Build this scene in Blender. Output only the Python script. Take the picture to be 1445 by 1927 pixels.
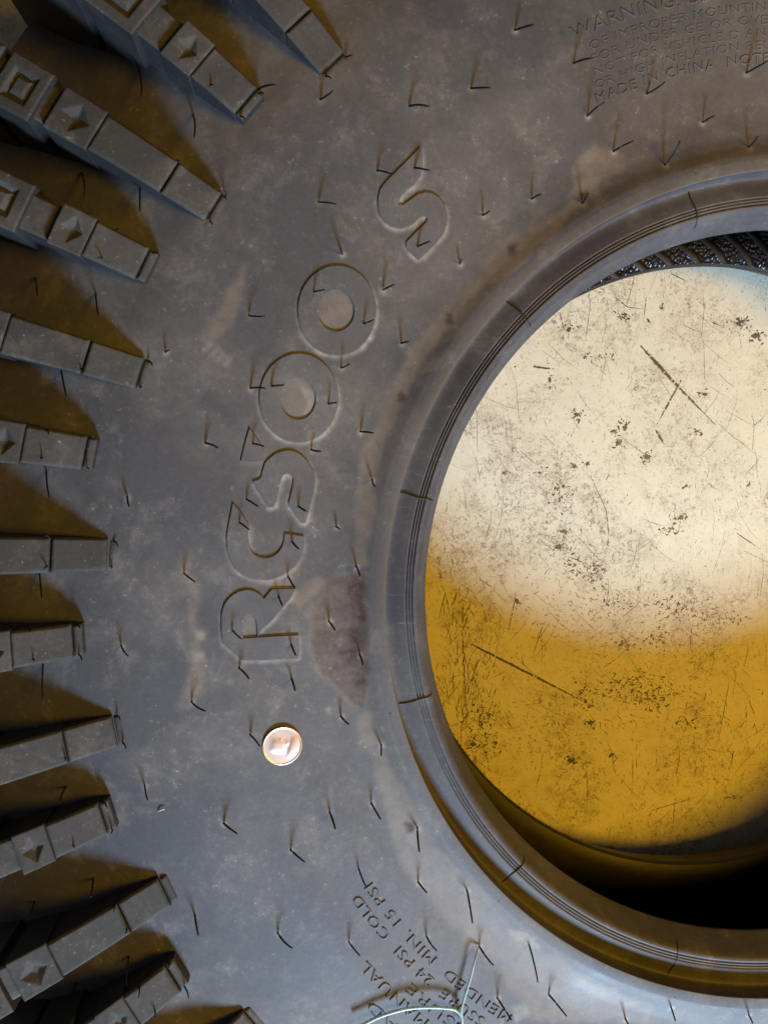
import bpy, bmesh, math, random
import numpy as np
from mathutils import Vector, Matrix, noise
R_ = math.radians
random.seed(7)
scn = bpy.context.scene
for o in list(bpy.data.objects): bpy.data.objects.remove(o)

# ---------------------------------------------------------------- camera
cam = bpy.data.cameras.new('camera'); cam.sensor_fit = 'VERTICAL'; cam.sensor_height = 36.0
cam.lens = 36.0*1450/1927; cam.clip_start = .01; cam.clip_end = 50
co = bpy.data.objects.new('camera', cam); scn.collection.objects.link(co)
co.matrix_world = Matrix.Translation((-.24613, .06642, .49632)) @ Matrix(((.995424, .005825, -.095376), (0, .998140, .060962), (.095554, -.060683, .993573))).to_4x4()
scn.camera = co
# ---------------------------------------------------------------- world, lamps, exposure
w = bpy.data.worlds.new('World'); scn.world = w; w.use_nodes = True
w.node_tree.nodes['Background'].inputs[0].default_value = (.80, .74, .74, 1)
w.node_tree.nodes['Background'].inputs[1].default_value = .058
def lamp(name, direction, dist, size, power, col, target=(-.12, .03, .1)):
    l = bpy.data.lights.new(name, 'AREA'); l.shape = 'DISK'; l.size = size; l.energy = power; l.color = col
    o = bpy.data.objects.new(name, l); scn.collection.objects.link(o)
    d = Vector(direction).normalized(); o.location = Vector(target)+d*dist
    o.rotation_euler = d.to_track_quat('Z', 'Y').to_euler()
    return o
# cool daylight from the open side (image bottom), and the warm yellow overhead lamp
lamp('daylight_opening', (.07, -.96, .60), 1.20, .26, 29.0, (.49, .685, .92), (-.02, 0, .1))
lamp('warm_overhead_lamp', (.47, -.05, .84), 1.35, .44, 12.4, (1.0, .51, .004), (-.02, 0, .1))
scn.view_settings.view_transform = 'Standard'; scn.view_settings.look = 'None'
scn.view_settings.exposure = 0; scn.view_settings.gamma = 1

HAIRS = [[-269.6, 236.8, 129.7, -260.3, 234.3, 141.5], [-252.6, 271.9, 127.6, -246.9, 271.2, 136.9], [-240.4, 232.2, 134.0, -235.0, 232.3, 142.7], [-199.6, 231.0, 134.4, -192.0, 226.8, 143.8], [-171.0, 240.3, 134.2, -164.0, 236.5, 143.5], [-214.6, 201.7, 134.1, -208.2, 196.9, 142.6], [-197.6, 203.8, 133.6, -191.3, 199.7, 141.5], [-241.4, 186.5, 134.4, -233.8, 182.9, 143.3], [-163.8, 184.7, 129.4, -162.6, 184.2, 136.8], [-195.9, 168.5, 130.6, -190.7, 169.1, 138.5], [-230.6, 163.6, 133.5, -232.1, 164.7, 141.2], [-150.7, 267.1, 134.5, -144.6, 264.7, 144.0], [-122.1, 254.2, 133.4, -116.4, 252.3, 142.5], [-114.1, 231.8, 130.6, -110.1, 233.6, 140.6], [-85.0, 243.4, 130.5, -80.9, 244.2, 140.6], [-35.6, 255.2, 130.5, -31.5, 255.4, 141.4], [-56.1, 231.9, 128.8, -54.6, 231.6, 136.8], [-100.3, 216.6, 128.8, -94.9, 217.5, 139.3], [-75.4, 210.5, 130.7, -73.3, 217.5, 141.3], [-33.4, 220.3, 131.0, -33.5, 222.3, 138.4], [-140.1, 193.1, 128.8, -137.9, 192.8, 136.3], [-115.8, 191.1, 130.7, -115.8, 193.4, 137.7], [-311.0, 117.6, 134.1, -308.8, 117.9, 138.7], [-293.8, 76.5, 134.4, -287.3, 74.1, 142.1], [-329.2, 51.8, 134.1, -326.8, 47.8, 141.8], [-273.4, 134.7, 134.4, -265.9, 132.9, 142.8], [-244.3, 146.1, 133.7, -239.0, 145.7, 140.8], [-211.5, 148.3, 130.6, -207.1, 149.3, 137.9], [-220.7, 132.6, 130.5, -216.5, 133.2, 137.6], [-231.1, 112.0, 130.4, -227.7, 113.0, 137.6], [-273.1, 101.7, 134.0, -266.0, 100.9, 142.0], [-263.9, 102.7, 133.5, -257.6, 102.6, 140.8], [-237.8, 94.8, 130.3, -233.7, 95.1, 137.4], [-202.5, 124.1, 128.8, -200.3, 123.6, 136.4], [-222.1, 82.2, 128.8, -216.7, 81.3, 136.9], [-174.7, 161.8, 128.8, -174.9, 162.7, 133.3], [-245.3, 73.5, 130.3, -241.1, 72.7, 137.4], [-272.9, 76.4, 133.5, -266.8, 74.8, 140.6], [-275.4, 50.5, 133.2, -269.7, 47.4, 140.4], [-279.4, 40.0, 133.4, -273.9, 36.9, 140.7], [-251.8, 47.3, 130.3, -248.0, 45.0, 137.4], [-254.8, 30.6, 130.4, -251.4, 27.4, 137.5], [-233.8, 37.0, 128.8, -232.3, 36.1, 133.4], [-216.6, 59.3, 130.4, -216.0, 56.2, 138.3], [-224.3, 18.0, 130.3, -223.1, 14.4, 138.2], [-237.4, -8.5, 128.8, -234.7, -11.4, 136.4], [-222.7, -24.8, 130.5, -221.8, -28.0, 138.2], [-256.6, 13.4, 130.4, -253.3, 9.0, 138.0], [-261.2, 4.6, 130.9, -259.1, 1.1, 138.2], [-283.0, -10.6, 133.5, -277.9, -13.6, 141.0], [-255.6, -18.5, 130.3, -253.2, -22.6, 138.0], [-279.8, -29.1, 133.3, -274.6, -32.3, 141.1], [-304.3, 16.3, 134.4, -298.3, 13.5, 142.2], [-333.3, -17.3, 134.1, -328.5, -20.2, 142.0], [-301.7, -44.5, 134.4, -294.3, -46.2, 143.0], [-324.0, -83.8, 134.0, -321.0, -87.3, 142.6], [-287.8, -103.5, 134.4, -280.8, -104.4, 143.1], [-301.9, -148.2, 133.8, -298.9, -152.1, 143.8], [-275.1, -61.2, 133.4, -269.9, -64.2, 141.4], [-255.4, -35.5, 130.5, -253.6, -39.3, 138.2], [-231.8, -55.3, 128.8, -228.4, -56.9, 136.4], [-212.4, -69.3, 130.8, -213.1, -72.1, 137.8], [-287.9, -103.3, 134.4, -280.7, -104.5, 143.3], [-256.2, -118.8, 133.4, -249.6, -120.4, 142.0], [-237.4, -102.1, 130.6, -235.1, -106.3, 139.6], [-217.0, -99.4, 128.8, -213.3, -103.2, 138.1], [-194.5, -111.7, 130.5, -194.9, -119.0, 140.5], [-223.4, -131.1, 130.7, -220.5, -135.0, 140.2], [-193.8, -140.4, 128.8, -190.6, -141.5, 136.9], [-262.8, -158.8, 134.5, -255.5, -160.6, 144.5], [-228.5, -166.2, 133.5, -223.7, -167.8, 142.2], [-189.7, -167.9, 130.0, -186.0, -169.7, 139.0], [-169.6, -144.7, 130.9, -169.3, -154.6, 142.7], [-162.8, -175.5, 128.8, -158.1, -178.5, 139.5], [-137.8, -174.6, 131.1, -136.7, -186.3, 143.1], [-153.6, -202.1, 130.1, -149.2, -205.6, 141.7], [-126.5, -203.2, 128.8, -121.2, -206.3, 140.8], [-85.8, -219.1, 128.9, -87.3, -216.7, 136.4], [-62.6, -212.7, 131.4, -64.0, -214.2, 138.8], [-20.7, -219.4, 132.0, -23.5, -217.6, 140.0]]
LETTERS = {'R': [[(279.1, 185.3), (266.4, 185.61), (253.5, 185.9), (252.5, 184.99), (252.4, 183.29), (262.7, 183.18), (271.4, 183.12), (270.4, 182.67), (269.4, 182.43), (264.4, 181.56), (259.8, 180.39), (255.9, 179.4), (253.2, 178.23), (258.8, 178.23), (264.3, 178.27), (265.9, 178.66), (268.0, 179.27), (269.7, 178.8), (272.8, 178.43), (276.2, 178.31), (279.5, 178.45), (282.5, 178.83), (284.9, 179.31), (286.4, 179.79), (287.6, 180.62), (287.8, 181.45), (287.9, 182.28), (287.6, 183.33), (284.5, 184.03), (281.7, 184.67)], [(278.2, 183.08), (278.3, 182.08), (277.8, 181.37), (275.9, 180.83), (273.5, 180.88), (271.9, 181.3), (271.5, 182.27), (271.6, 183.11)]], 'C': [[(286.0, 170.17), (286.1, 171.18), (286.4, 172.16), (286.7, 173.41), (285.9, 174.43), (284.2, 175.45), (281.6, 176.34), (277.7, 176.95), (273.3, 177.31), (269.2, 177.42), (264.4, 177.35), (259.0, 176.82), (253.7, 175.84), (251.3, 174.65), (250.6, 173.42), (251.4, 172.52), (255.8, 172.47), (260.5, 172.47), (260.3, 173.24), (260.8, 173.87), (262.5, 174.51), (264.7, 174.91), (267.7, 175.13), (270.8, 175.08), (273.3, 174.85), (275.5, 174.31), (276.6, 173.57), (277.2, 172.79), (277.0, 172.07), (281.1, 171.03)]], '3': [[(275.6, 167.4), (275.5, 166.59), (275.2, 165.77), (273.7, 165.25), (271.9, 164.73), (269.3, 164.3), (266.5, 164.02), (263.4, 163.95), (259.9, 164.12), (256.1, 164.64), (252.7, 165.37), (250.8, 166.23), (250.1, 167.35), (250.4, 168.42), (250.5, 169.64), (251.3, 171.13), (253.1, 171.14), (257.0, 170.28), (260.8, 169.41), (260.5, 168.7), (260.4, 167.52), (260.7, 166.76), (262.1, 166.4), (264.1, 166.34), (265.9, 166.63), (266.3, 167.19), (266.3, 167.95), (266.1, 168.93), (267.1, 169.96), (269.3, 170.08), (272.7, 169.26), (275.7, 168.57), (279.0, 167.84)]], 'A': [[(286.2, 163.02), (282.8, 163.59), (279.7, 164.12), (276.7, 164.9), (276.6, 165.77), (281.3, 166.16), (286.1, 166.25), (286.2, 164.71)]], 'Q': [[(252.2, 157.18), (251.2, 157.88), (250.7, 158.62), (250.6, 159.37), (251.1, 160.09), (252.0, 160.78), (253.5, 161.41), (255.3, 161.95), (257.5, 162.41), (259.9, 162.76), (262.6, 163.01), (265.4, 163.14), (268.3, 163.16), (271.2, 163.07), (274.0, 162.88), (276.6, 162.6), (279.1, 162.23), (281.3, 161.79), (283.3, 161.29), (284.9, 160.73), (286.1, 160.14), (287.0, 159.52), (287.4, 158.89), (287.5, 158.25), (287.1, 157.63), (286.4, 157.03), (285.2, 156.47), (283.7, 155.95), (281.8, 155.5), (279.7, 155.11), (277.2, 154.8), (274.6, 154.58), (271.8, 154.45), (268.9, 154.43), (266.0, 154.52), (263.1, 154.71), (260.4, 155.01), (257.9, 155.42), (255.6, 155.93), (253.7, 156.52)], [(261.9, 158.22), (261.3, 158.67), (261.2, 159.12), (261.4, 159.57), (262.2, 159.98), (263.2, 160.33), (264.7, 160.6), (266.3, 160.79), (268.1, 160.87), (269.9, 160.86), (271.7, 160.74), (273.4, 160.54), (274.9, 160.26), (276.1, 159.92), (277.0, 159.53), (277.5, 159.12), (277.7, 158.69), (277.4, 158.27), (276.8, 157.89), (275.8, 157.55), (274.5, 157.27), (272.9, 157.07), (271.1, 156.96), (269.3, 156.94), (267.5, 157.02), (265.7, 157.2), (264.1, 157.47), (262.8, 157.82)]], 'O': [[(255.6, 147.13), (254.1, 147.77), (252.9, 148.46), (252.3, 149.19), (252.2, 149.92), (252.6, 150.63), (253.4, 151.31), (254.8, 151.93), (256.5, 152.47), (258.6, 152.92), (261.1, 153.28), (263.7, 153.52), (266.5, 153.66), (269.4, 153.69), (272.3, 153.61), (275.1, 153.43), (277.8, 153.15), (280.3, 152.8), (282.6, 152.37), (284.6, 151.88), (286.3, 151.33), (287.7, 150.75), (288.6, 150.14), (289.2, 149.52), (289.3, 148.9), (289.0, 148.29), (288.3, 147.7), (287.2, 147.15), (285.8, 146.64), (284.0, 146.19), (281.8, 145.81), (279.4, 145.5), (276.8, 145.28), (274.0, 145.15), (271.1, 145.12), (268.1, 145.2), (265.2, 145.38), (262.5, 145.67), (259.9, 146.07), (257.6, 146.56)], [(264.1, 148.45), (263.2, 148.85), (262.7, 149.29), (262.7, 149.74), (263.1, 150.17), (263.9, 150.56), (265.1, 150.89), (266.6, 151.15), (268.3, 151.31), (270.2, 151.37), (272.1, 151.34), (273.9, 151.21), (275.6, 151.0), (277.1, 150.72), (278.2, 150.37), (279.0, 149.99), (279.5, 149.58), (279.5, 149.16), (279.2, 148.76), (278.4, 148.39), (277.3, 148.06), (275.9, 147.8), (274.2, 147.62), (272.4, 147.53), (270.5, 147.53), (268.6, 147.63), (266.9, 147.82), (265.3, 148.1)]], 'S': [[(288.5, 132.39), (288.0, 134.17), (288.0, 136.0), (288.1, 136.96), (287.7, 137.81), (285.6, 138.59), (283.0, 139.19), (279.9, 139.58), (276.2, 139.69), (272.4, 139.55), (268.9, 139.05), (266.9, 138.31), (266.1, 137.59), (266.1, 136.93), (265.4, 136.54), (264.1, 136.41), (262.9, 136.57), (262.6, 137.07), (262.9, 137.9), (263.1, 138.75), (263.3, 139.69), (262.1, 140.04), (258.1, 140.12), (253.7, 140.12), (252.9, 138.93), (252.6, 137.69), (252.9, 136.35), (255.1, 135.35), (258.0, 134.64), (261.9, 134.18), (265.9, 134.11), (269.8, 134.36), (272.4, 134.85), (274.1, 135.54), (274.8, 136.52), (275.6, 137.29), (277.3, 137.6), (278.6, 136.86), (278.5, 135.86), (278.0, 135.15), (278.7, 134.31), (280.5, 133.62), (284.0, 132.93)]]}
STAINS = {'tan': [[(-219.1, 77.8), (-207.7, 100.5), (-200.1, 119.3), (-178.5, 143.3), (-150.5, 173.9), (-124.8, 189.4), (-117.1, 212.2), (-106.8, 220.0), (-111.7, 205.0), (-115.0, 189.1), (-141.1, 165.7), (-166.2, 145.6), (-183.9, 125.5), (-197.7, 105.4), (-210.4, 80.3), (-213.8, 60.1), (-216.9, 34.9), (-218.9, 17.1), (-226.9, 16.8), (-224.8, 49.9), (-223.7, 65.1)], [(-237.1, 13.0), (-244.3, -3.5), (-246.9, -20.1), (-242.4, -34.5), (-232.2, -45.4), (-221.4, -52.8), (-217.0, -31.8), (-218.5, -11.0), (-219.4, 14.5), (-226.9, 15.6)], [(-219.4, -50.6), (-211.7, -68.9), (-201.4, -90.2), (-190.8, -112.1), (-169.7, -136.8), (-147.8, -163.0), (-111.7, -190.4), (-71.7, -210.5), (-70.4, -222.5), (-135.7, -216.8), (-152.2, -189.6), (-176.8, -163.3), (-201.0, -134.5), (-207.6, -112.6), (-219.3, -74.7), (-225.8, -58.6)], [(-302.9, 28.4), (-300.6, 18.4), (-298.4, 8.4), (-298.6, -9.0), (-295.3, -11.6), (-295.0, -26.7), (-297.6, -39.3), (-302.1, -48.2), (-308.2, -46.5), (-303.9, -36.5), (-302.6, -13.9), (-302.3, 6.0), (-304.5, 16.0)], [(-117.1, 212.2), (-104.1, 220.1), (-88.2, 213.2), (-101.6, 201.2), (-112.1, 194.5)], [(-257.3, 4.6), (-242.1, 14.4), (-237.1, 10.5), (-252.4, -3.2)], [(-267.1, 20.2), (-252.2, 19.8), (-256.1, 2.1), (-264.8, 7.5)], [(-282.6, 142.6), (-272.8, 161.9), (-280.3, 133.1), (-290.0, 123.3), (-294.8, 123.2)], [(-339.2, 220.1), (-306.6, 235.5), (-307.3, 267.7), (-216.6, 278.9), (-212.0, 242.1), (-250.8, 219.5), (-284.5, 205.0)]], 'brown': [[(-237.1, 11.7), (-244.3, -3.5), (-246.1, -20.2), (-241.6, -33.3), (-232.2, -42.8), (-221.4, -52.0), (-217.5, -31.8), (-218.5, -11.0), (-219.4, 14.5), (-226.9, 14.8)], [(-232.1, -11.5), (-224.0, -8.8), (-220.0, -16.3), (-218.5, -29.2), (-219.4, -42.6), (-224.0, -42.8), (-229.1, -34.9), (-236.0, -24.4), (-239.8, -16.5)], [(-229.5, 9.1), (-219.5, 12.0), (-219.5, -11.1), (-227.0, -6.3)], [(-202.3, -108.7), (-195.9, -109.2), (-194.3, -113.1), (-198.4, -115.0)], [(-181.6, 138.3), (-178.6, 138.2), (-178.8, 132.5), (-181.7, 132.6)], [(-204.0, 100.9), (-201.0, 100.9), (-201.1, 96.3), (-204.0, 96.4)], [(-151.8, 171.3), (-147.5, 171.2), (-148.3, 166.0), (-151.9, 166.1)], [(-117.5, 197.2), (-113.4, 196.7), (-114.8, 191.3), (-117.7, 192.5)], [(-117.2, 268.3), (-26.6, 278.4), (-24.5, 214.1), (-101.5, 202.5), (-109.7, 224.6), (-121.4, 244.9)]], 'pale': [[(-299.6, -11.0), (-294.8, -11.6), (-295.3, -15.6), (-299.2, -15.0)], [(-301.2, -21.5), (-295.4, -21.2), (-295.0, -25.2), (-300.8, -25.5)], [(-290.7, 122.6), (-289.3, 121.6), (-293.7, 117.0), (-295.1, 118.0)], [(-287.9, 120.5), (-286.5, 119.5), (-290.6, 115.1), (-292.0, 116.1)], [(-285.1, 118.3), (-283.6, 117.4), (-287.5, 113.3), (-288.9, 114.2)], [(-282.2, 116.2), (-280.8, 115.3), (-284.4, 111.4), (-285.9, 112.3)], [(-266.8, 93.7), (-264.4, 96.2), (-263.4, 94.9), (-266.3, 92.2)], [(-264.9, 90.8), (-262.4, 93.3), (-261.5, 92.0), (-264.4, 89.3)], [(-263.0, 87.9), (-260.5, 90.3), (-259.6, 89.1), (-262.5, 86.4)], [(-261.1, 84.9), (-258.6, 87.4), (-257.6, 86.2), (-260.6, 83.5)], [(-251.6, 104.7), (-244.2, 99.9), (-243.8, 90.1), (-249.2, 87.5), (-247.2, 95.0)], [(-239.2, 109.9), (-236.7, 105.0), (-238.7, 100.0)], [(-227.9, 127.3), (-219.2, 134.9), (-219.1, 127.6), (-225.4, 122.5)], [(-148.8, -165.8), (-139.8, -167.1), (-131.3, -176.4), (-136.3, -177.0), (-147.3, -169.6)], [(-146.8, -207.4), (-139.8, -206.8), (-135.7, -212.6), (-144.1, -215.6)], [(-285.3, -34.2), (-283.1, -34.8), (-283.4, -36.8), (-285.6, -36.2)], [(-238.6, -50.3), (-236.3, -51.0), (-236.9, -54.1), (-238.9, -53.4)]]}
STRAND_A = [[-163.4, -175.1, 129.8], [-166.2, -179.7, 134.2], [-168.7, -188.6, 135.0], [-172.0, -198.9, 135.6], [-173.1, -203.9, 136.1], [-172.1, -214.7, 136.6]]
STRAND_B = [[-225.4, -206.3, 138.9], [-221.3, -204.5, 138.8], [-213.0, -201.2, 138.6], [-201.2, -199.0, 138.0], [-190.3, -199.5, 137.1], [-179.0, -201.4, 136.4], [-175.0, -203.5, 136.2], [-172.9, -206.8, 136.4], [-173.2, -212.9, 137.0]]
LUGS = [(338,132.1),(352.5,138.85),(338,146.35),(352.0,152.7),(336.5,160.2),(350.3,167.0),(335.7,174.4),(350.4,180.9),(337.8,188.3),(351.9,194.5),(339.5,201.9),(354,208.1)]
SCRATCH = [[[-28.3, 145.2], [-20.8, 136.7], [-3.9, 120.4], [24.6, 93.1]], [[-22.7, 140.1], [-7.0, 124.6]], [[0.1, 122.9], [-6.6, 110.6], [-16.2, 92.9]], [[-16.8, 89.4], [-10.3, 79.5]], [[-140.7, -52.0], [-99.3, -73.8], [-55.7, -96.9]], [[-46.3, 176.0], [-37.9, 170.0], [-27.0, 168.8]], [[-25.3, 176.4], [-26.5, 162.6]], [[-83.8, 166.7], [-79.6, 151.4]], [[41.7, 20.3], [59.2, 8.9]], [[-61.2, 59.4], [-49.9, 36.3], [-47.7, 18.5], [-51.1, 0.7]], [[-8.6, 192.3], [2.9, 187.4]], [[-100.7, 130.5], [-86.5, 128.9]], [[-157.9, -17.3], [-162.5, -34.9]], [[-110.8, -19.8], [-115.9, -46.5]], [[-92.5, -41.6], [-99.5, -63.0]], [[11.3, -43.7], [11.0, -60.2]], [[-28.1, -134.6], [-27.7, -153.2]], [[-146.4, -44.1], [-143.2, -108.6]], [[39.1, -84.9], [32.5, -125.7]], [[1.5, -184.5], [2.9, -162.0]], [[-14.1, -170.6], [18.2, -162.6]], [[19.0, 161.7], [26.5, 159.0]], [[-135.3, -8.8], [-125.2, -15.3]]]
CHIPS = [[-82.8, 48.9, 16, 20], [-71.0, 99.6, 9, 7], [-38.1, 91.0, 6, 9], [-45.4, 88.6, 7, 5], [-42.7, 80.5, 8, 8], [-59.0, 137.2, 16, 5], [-39.6, 165.1, 9, 7], [41.3, 162.1, 12, 5], [-82.3, 11.8, 11, 10], [-71.2, 0.3, 10, 14], [-56.5, -6.4, 14, 18], [30.1, -36.7, 22, 10], [-0.3, -28.9, 25, 12], [-21.2, 71.7, 6, 6], [17.0, 113.6, 6, 6], [11.7, 88.8, 7, 4], [-119.5, 61.5, 4, 4], [-72.2, 65.7, 5, 6], [-63.2, 67.5, 4, 4], [-114.3, 142.3, 4, 6], [-89.9, 122.0, 4, 10], [51.0, 152.7, 12, 8], [50.2, 55.6, 5, 14], [-23.2, 160.9, 3, 3], [-110.0, -24.1, 5, 5], [-133.5, -101.7, 16, 24], [-129.7, -118.1, 16, 12], [-138.8, -119.6, 8, 8], [-32.9, -82.9, 30, 14], [-13.9, -90.8, 30, 16], [-62.5, -89.4, 20, 14], [-33.4, -53.7, 16, 10], [-41.4, -24.6, 14, 10], [-13.0, -50.5, 12, 14], [-71.0, -133.0, 10, 8], [-58.4, -107.8, 8, 6], [9.2, -110.0, 14, 8], [-43.1, -130.4, 8, 6], [45.2, -163.8, 16, 4], [-14.3, 169.7, 5, 3], [-77.2, 154.8, 6, 8], [39.5, 160.3, 6, 6], [-78.8, 22.4, 8, 5], [-95.6, 61.2, 4, 4], [-23.1, 71.7, 5, 8], [5.2, 52.1, 7, 3], [2.0, 30.7, 10, 6], [-7.1, 21.8, 14, 5]]
COIN_TILT = (.02, -.06, 0)
TEXTS = [('MENDED  MIN. 15 PSI', 259.6, 235.5, 212.6, 5.0, .00045), ('SSURE  24 PSI  COLD', 267.9, 233.0, 212.8, 5.0, .00045), ('ESSURE', 276.4, 233.0, 224.0, 5.0, .00045),
         ('MANUAL', 284.2, 228.0, 218.8, 5.0, .00045), ('LOAD', 295.1, 229.5, 222.2, 5.0, .00045),
         ('WARNING: SERIOUS', 294.2, 114.9, 95.0, 6.0, .00035), ('OF IMPROPER MOUNTING', 286.0, 113.6, 94.5, 4.0, .0002), ('FOR UNDER GE OR OVER', 280.4, 113.8, 94.5, 3.9, .00018),
         ('NOT FOR VEHICLE D AND', 274.8, 114.0, 94.5, 3.8, .00018), ('OR HIGH INFLATION RELE', 269.3, 114.4, 94.5, 3.8, .0002), ('MADE IN CHINA  NOTES', 263.5, 114.7, 94.5, 4.4, .00035)]


# ---------------------------------------------------------------- materials
def mat(name): 
    m = bpy.data.materials.new(name); m.use_nodes = True
    return m, m.node_tree.nodes, m.node_tree.links, m.node_tree.nodes['Principled BSDF']
def tex_noise(n, l, vec, scale, detail=5, rough=.6, dist=0):
    t = n.new('ShaderNodeTexNoise'); t.inputs['Scale'].default_value = scale; t.inputs['Detail'].default_value = detail
    t.inputs['Roughness'].default_value = rough; t.inputs['Distortion'].default_value = dist
    l.new(vec, t.inputs['Vector']); return t.outputs['Fac']
def ramp(n, l, src, a, b, va=0., vb=1.):
    r = n.new('ShaderNodeMapRange'); r.inputs[1].default_value = a; r.inputs[2].default_value = b
    r.inputs[3].default_value = va; r.inputs[4].default_value = vb; l.new(src, r.inputs[0]); return r.outputs[0]
def math_(n, l, op, a, b):
    m = n.new('ShaderNodeMath'); m.operation = op; m.use_clamp = True
    for i, v in enumerate((a, b)):
        if hasattr(v, 'is_linked'): l.new(v, m.inputs[i])
        else: m.inputs[i].default_value = v
    return m.outputs[0]
def mix(n, l, fac, a, b):
    m = n.new('ShaderNodeMix'); m.data_type = 'RGBA'
    if hasattr(fac, 'is_linked'): l.new(fac, m.inputs[0])
    else: m.inputs[0].default_value = fac
    for i, v in ((6, a), (7, b)):
        if hasattr(v, 'is_linked'): l.new(v, m.inputs[i])
        else: m.inputs[i].default_value = (*v, 1)
    return m.outputs[2]
def attr(n, name):
    a = n.new('ShaderNodeAttribute'); a.attribute_name = name; return a.outputs['Fac']
def rubber(name, dark, dusty, rough=.52, speck=.5, bevel=0, dust_lo=.44, dust_hi=.64, bump=.25, use_attr=False, scuff=0):
    m, n, l, bs = mat(name)
    tc = n.new('ShaderNodeTexCoord'); v = tc.outputs['Object']
    big = tex_noise(n, l, v, 11, 7, .62, .4); mid = tex_noise(n, l, v, 55, 8, .7, .3); fin = tex_noise(n, l, v, 420, 4, .6)
    dm = ramp(n, l, math_(n, l, 'ADD', math_(n, l, 'MULTIPLY', big, .68), math_(n, l, 'MULTIPLY', mid, .32)), dust_lo, dust_hi)
    c = mix(n, l, dm, dark, dusty)
    c = mix(n, l, ramp(n, l, mid, .54, .74, 0, .45), c, tuple(min(1, x*1.7) for x in dusty))
    c = mix(n, l, ramp(n, l, fin, .35, .7, .28, 0), c, tuple(x*.55 for x in dark))
    r = ramp(n, l, dm, 0, 1, rough, rough+.16)
    if use_attr:
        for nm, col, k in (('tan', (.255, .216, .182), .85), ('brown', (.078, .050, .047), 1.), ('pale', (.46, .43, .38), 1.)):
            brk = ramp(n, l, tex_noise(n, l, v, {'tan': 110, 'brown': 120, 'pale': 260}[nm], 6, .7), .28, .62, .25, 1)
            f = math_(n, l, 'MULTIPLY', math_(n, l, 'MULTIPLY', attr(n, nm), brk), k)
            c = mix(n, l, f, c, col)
    # pale grit specks of several sizes
    for sc, lo, hi, am in ((230, .72, .78, .35*speck), (420, .69, .75, .5*speck), (1000, .68, .75, .6*speck)):
        s = ramp(n, l, tex_noise(n, l, v, sc, 2, .5), lo, hi, 0, am)
        s = math_(n, l, 'MULTIPLY', s, ramp(n, l, mid, .38, .6))
        c = mix(n, l, s, c, (.42, .42, .40))
    if scuff:
        mp = n.new('ShaderNodeMapping'); mp.inputs['Rotation'].default_value = (0, 0, .5); mp.inputs['Scale'].default_value = (90, 900, 300)
        l.new(v, mp.inputs[0]); s = ramp(n, l, tex_noise(n, l, mp.outputs[0], 1, 3, .6), .66, .74, 0, scuff)
        c = mix(n, l, s, c, (.34, .35, .38))
    l.new(c, bs.inputs['Base Color']); l.new(r, bs.inputs['Roughness'])
    bs.inputs['Specular IOR Level'].default_value = .45
    b = n.new('ShaderNodeBump'); b.inputs['Strength'].default_value = bump; b.inputs['Distance'].default_value = .0006
    h = math_(n, l, 'ADD', math_(n, l, 'MULTIPLY', fin, .35), math_(n, l, 'MULTIPLY', mid, .65))
    l.new(h, b.inputs['Height']); l.new(b.outputs[0], bs.inputs['Normal'])
    if bevel:
        bv = n.new('ShaderNodeBevel'); bv.samples = 6; bv.inputs['Radius'].default_value = bevel; l.new(bv.outputs[0], b.inputs['Normal'])
    return m
M = {}
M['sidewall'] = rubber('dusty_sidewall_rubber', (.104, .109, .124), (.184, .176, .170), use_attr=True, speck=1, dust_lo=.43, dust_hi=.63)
M['letter'] = rubber('raised_letter_rubber', (.112, .117, .133), (.178, .171, .166), speck=1, bevel=.0006, dust_lo=.43, dust_hi=.63)
M['lug'] = rubber('tread_lug_rubber', (.050, .048, .045), (.112, .102, .090), rough=.75, speck=.8, bevel=.0014, bump=.6, dust_lo=.42, dust_hi=.60)
M['carcass'] = rubber('shoulder_rubber', (.060, .058, .056), (.095, .088, .080), rough=.6, speck=.4)
M['rib'] = rubber('rim_rib_rubber', (.096, .099, .110), (.150, .148, .150), rough=.45, speck=.5)
M['bead'] = rubber('bead_rubber', (.074, .073, .086), (.134, .133, .138), rough=.56, speck=.5, bump=.18, scuff=.35)
M['dark'] = rubber('bare_black_rubber', (.016, .014, .013), (.024, .020, .018), rough=.5, speck=0)
M['flank_shade'] = rubber('shade_darkened_flank_rubber', (.034, .034, .036), (.058, .055, .052), rough=.6, speck=.3, bevel=.0014)  # darker version of the lug rubber, side-face shade painted into its colour
M['lower'] = rubber('lower_bead_rubber', (.022, .021, .020), (.034, .030, .027), rough=.5, speck=.3)
def liner():
    m, n, l, bs = mat('pebbled_inner_liner')
    tc = n.new('ShaderNodeTexCoord'); v = tc.outputs['Object']
    vo = n.new('ShaderNodeTexVoronoi'); vo.inputs['Scale'].default_value = 420; vo.inputs['Randomness'].default_value = 1; l.new(v, vo.inputs['Vector'])
    bs.inputs['Base Color'].default_value = (.024, .025, .030, 1); bs.inputs['Roughness'].default_value = .28
    b = n.new('ShaderNodeBump'); b.inputs['Strength'].default_value = 1; b.inputs['Distance'].default_value = .0015; b.invert = True
    l.new(vo.outputs['Distance'], b.inputs['Height']); l.new(b.outputs[0], bs.inputs['Normal'])
    return m
M['liner'] = liner()
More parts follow.
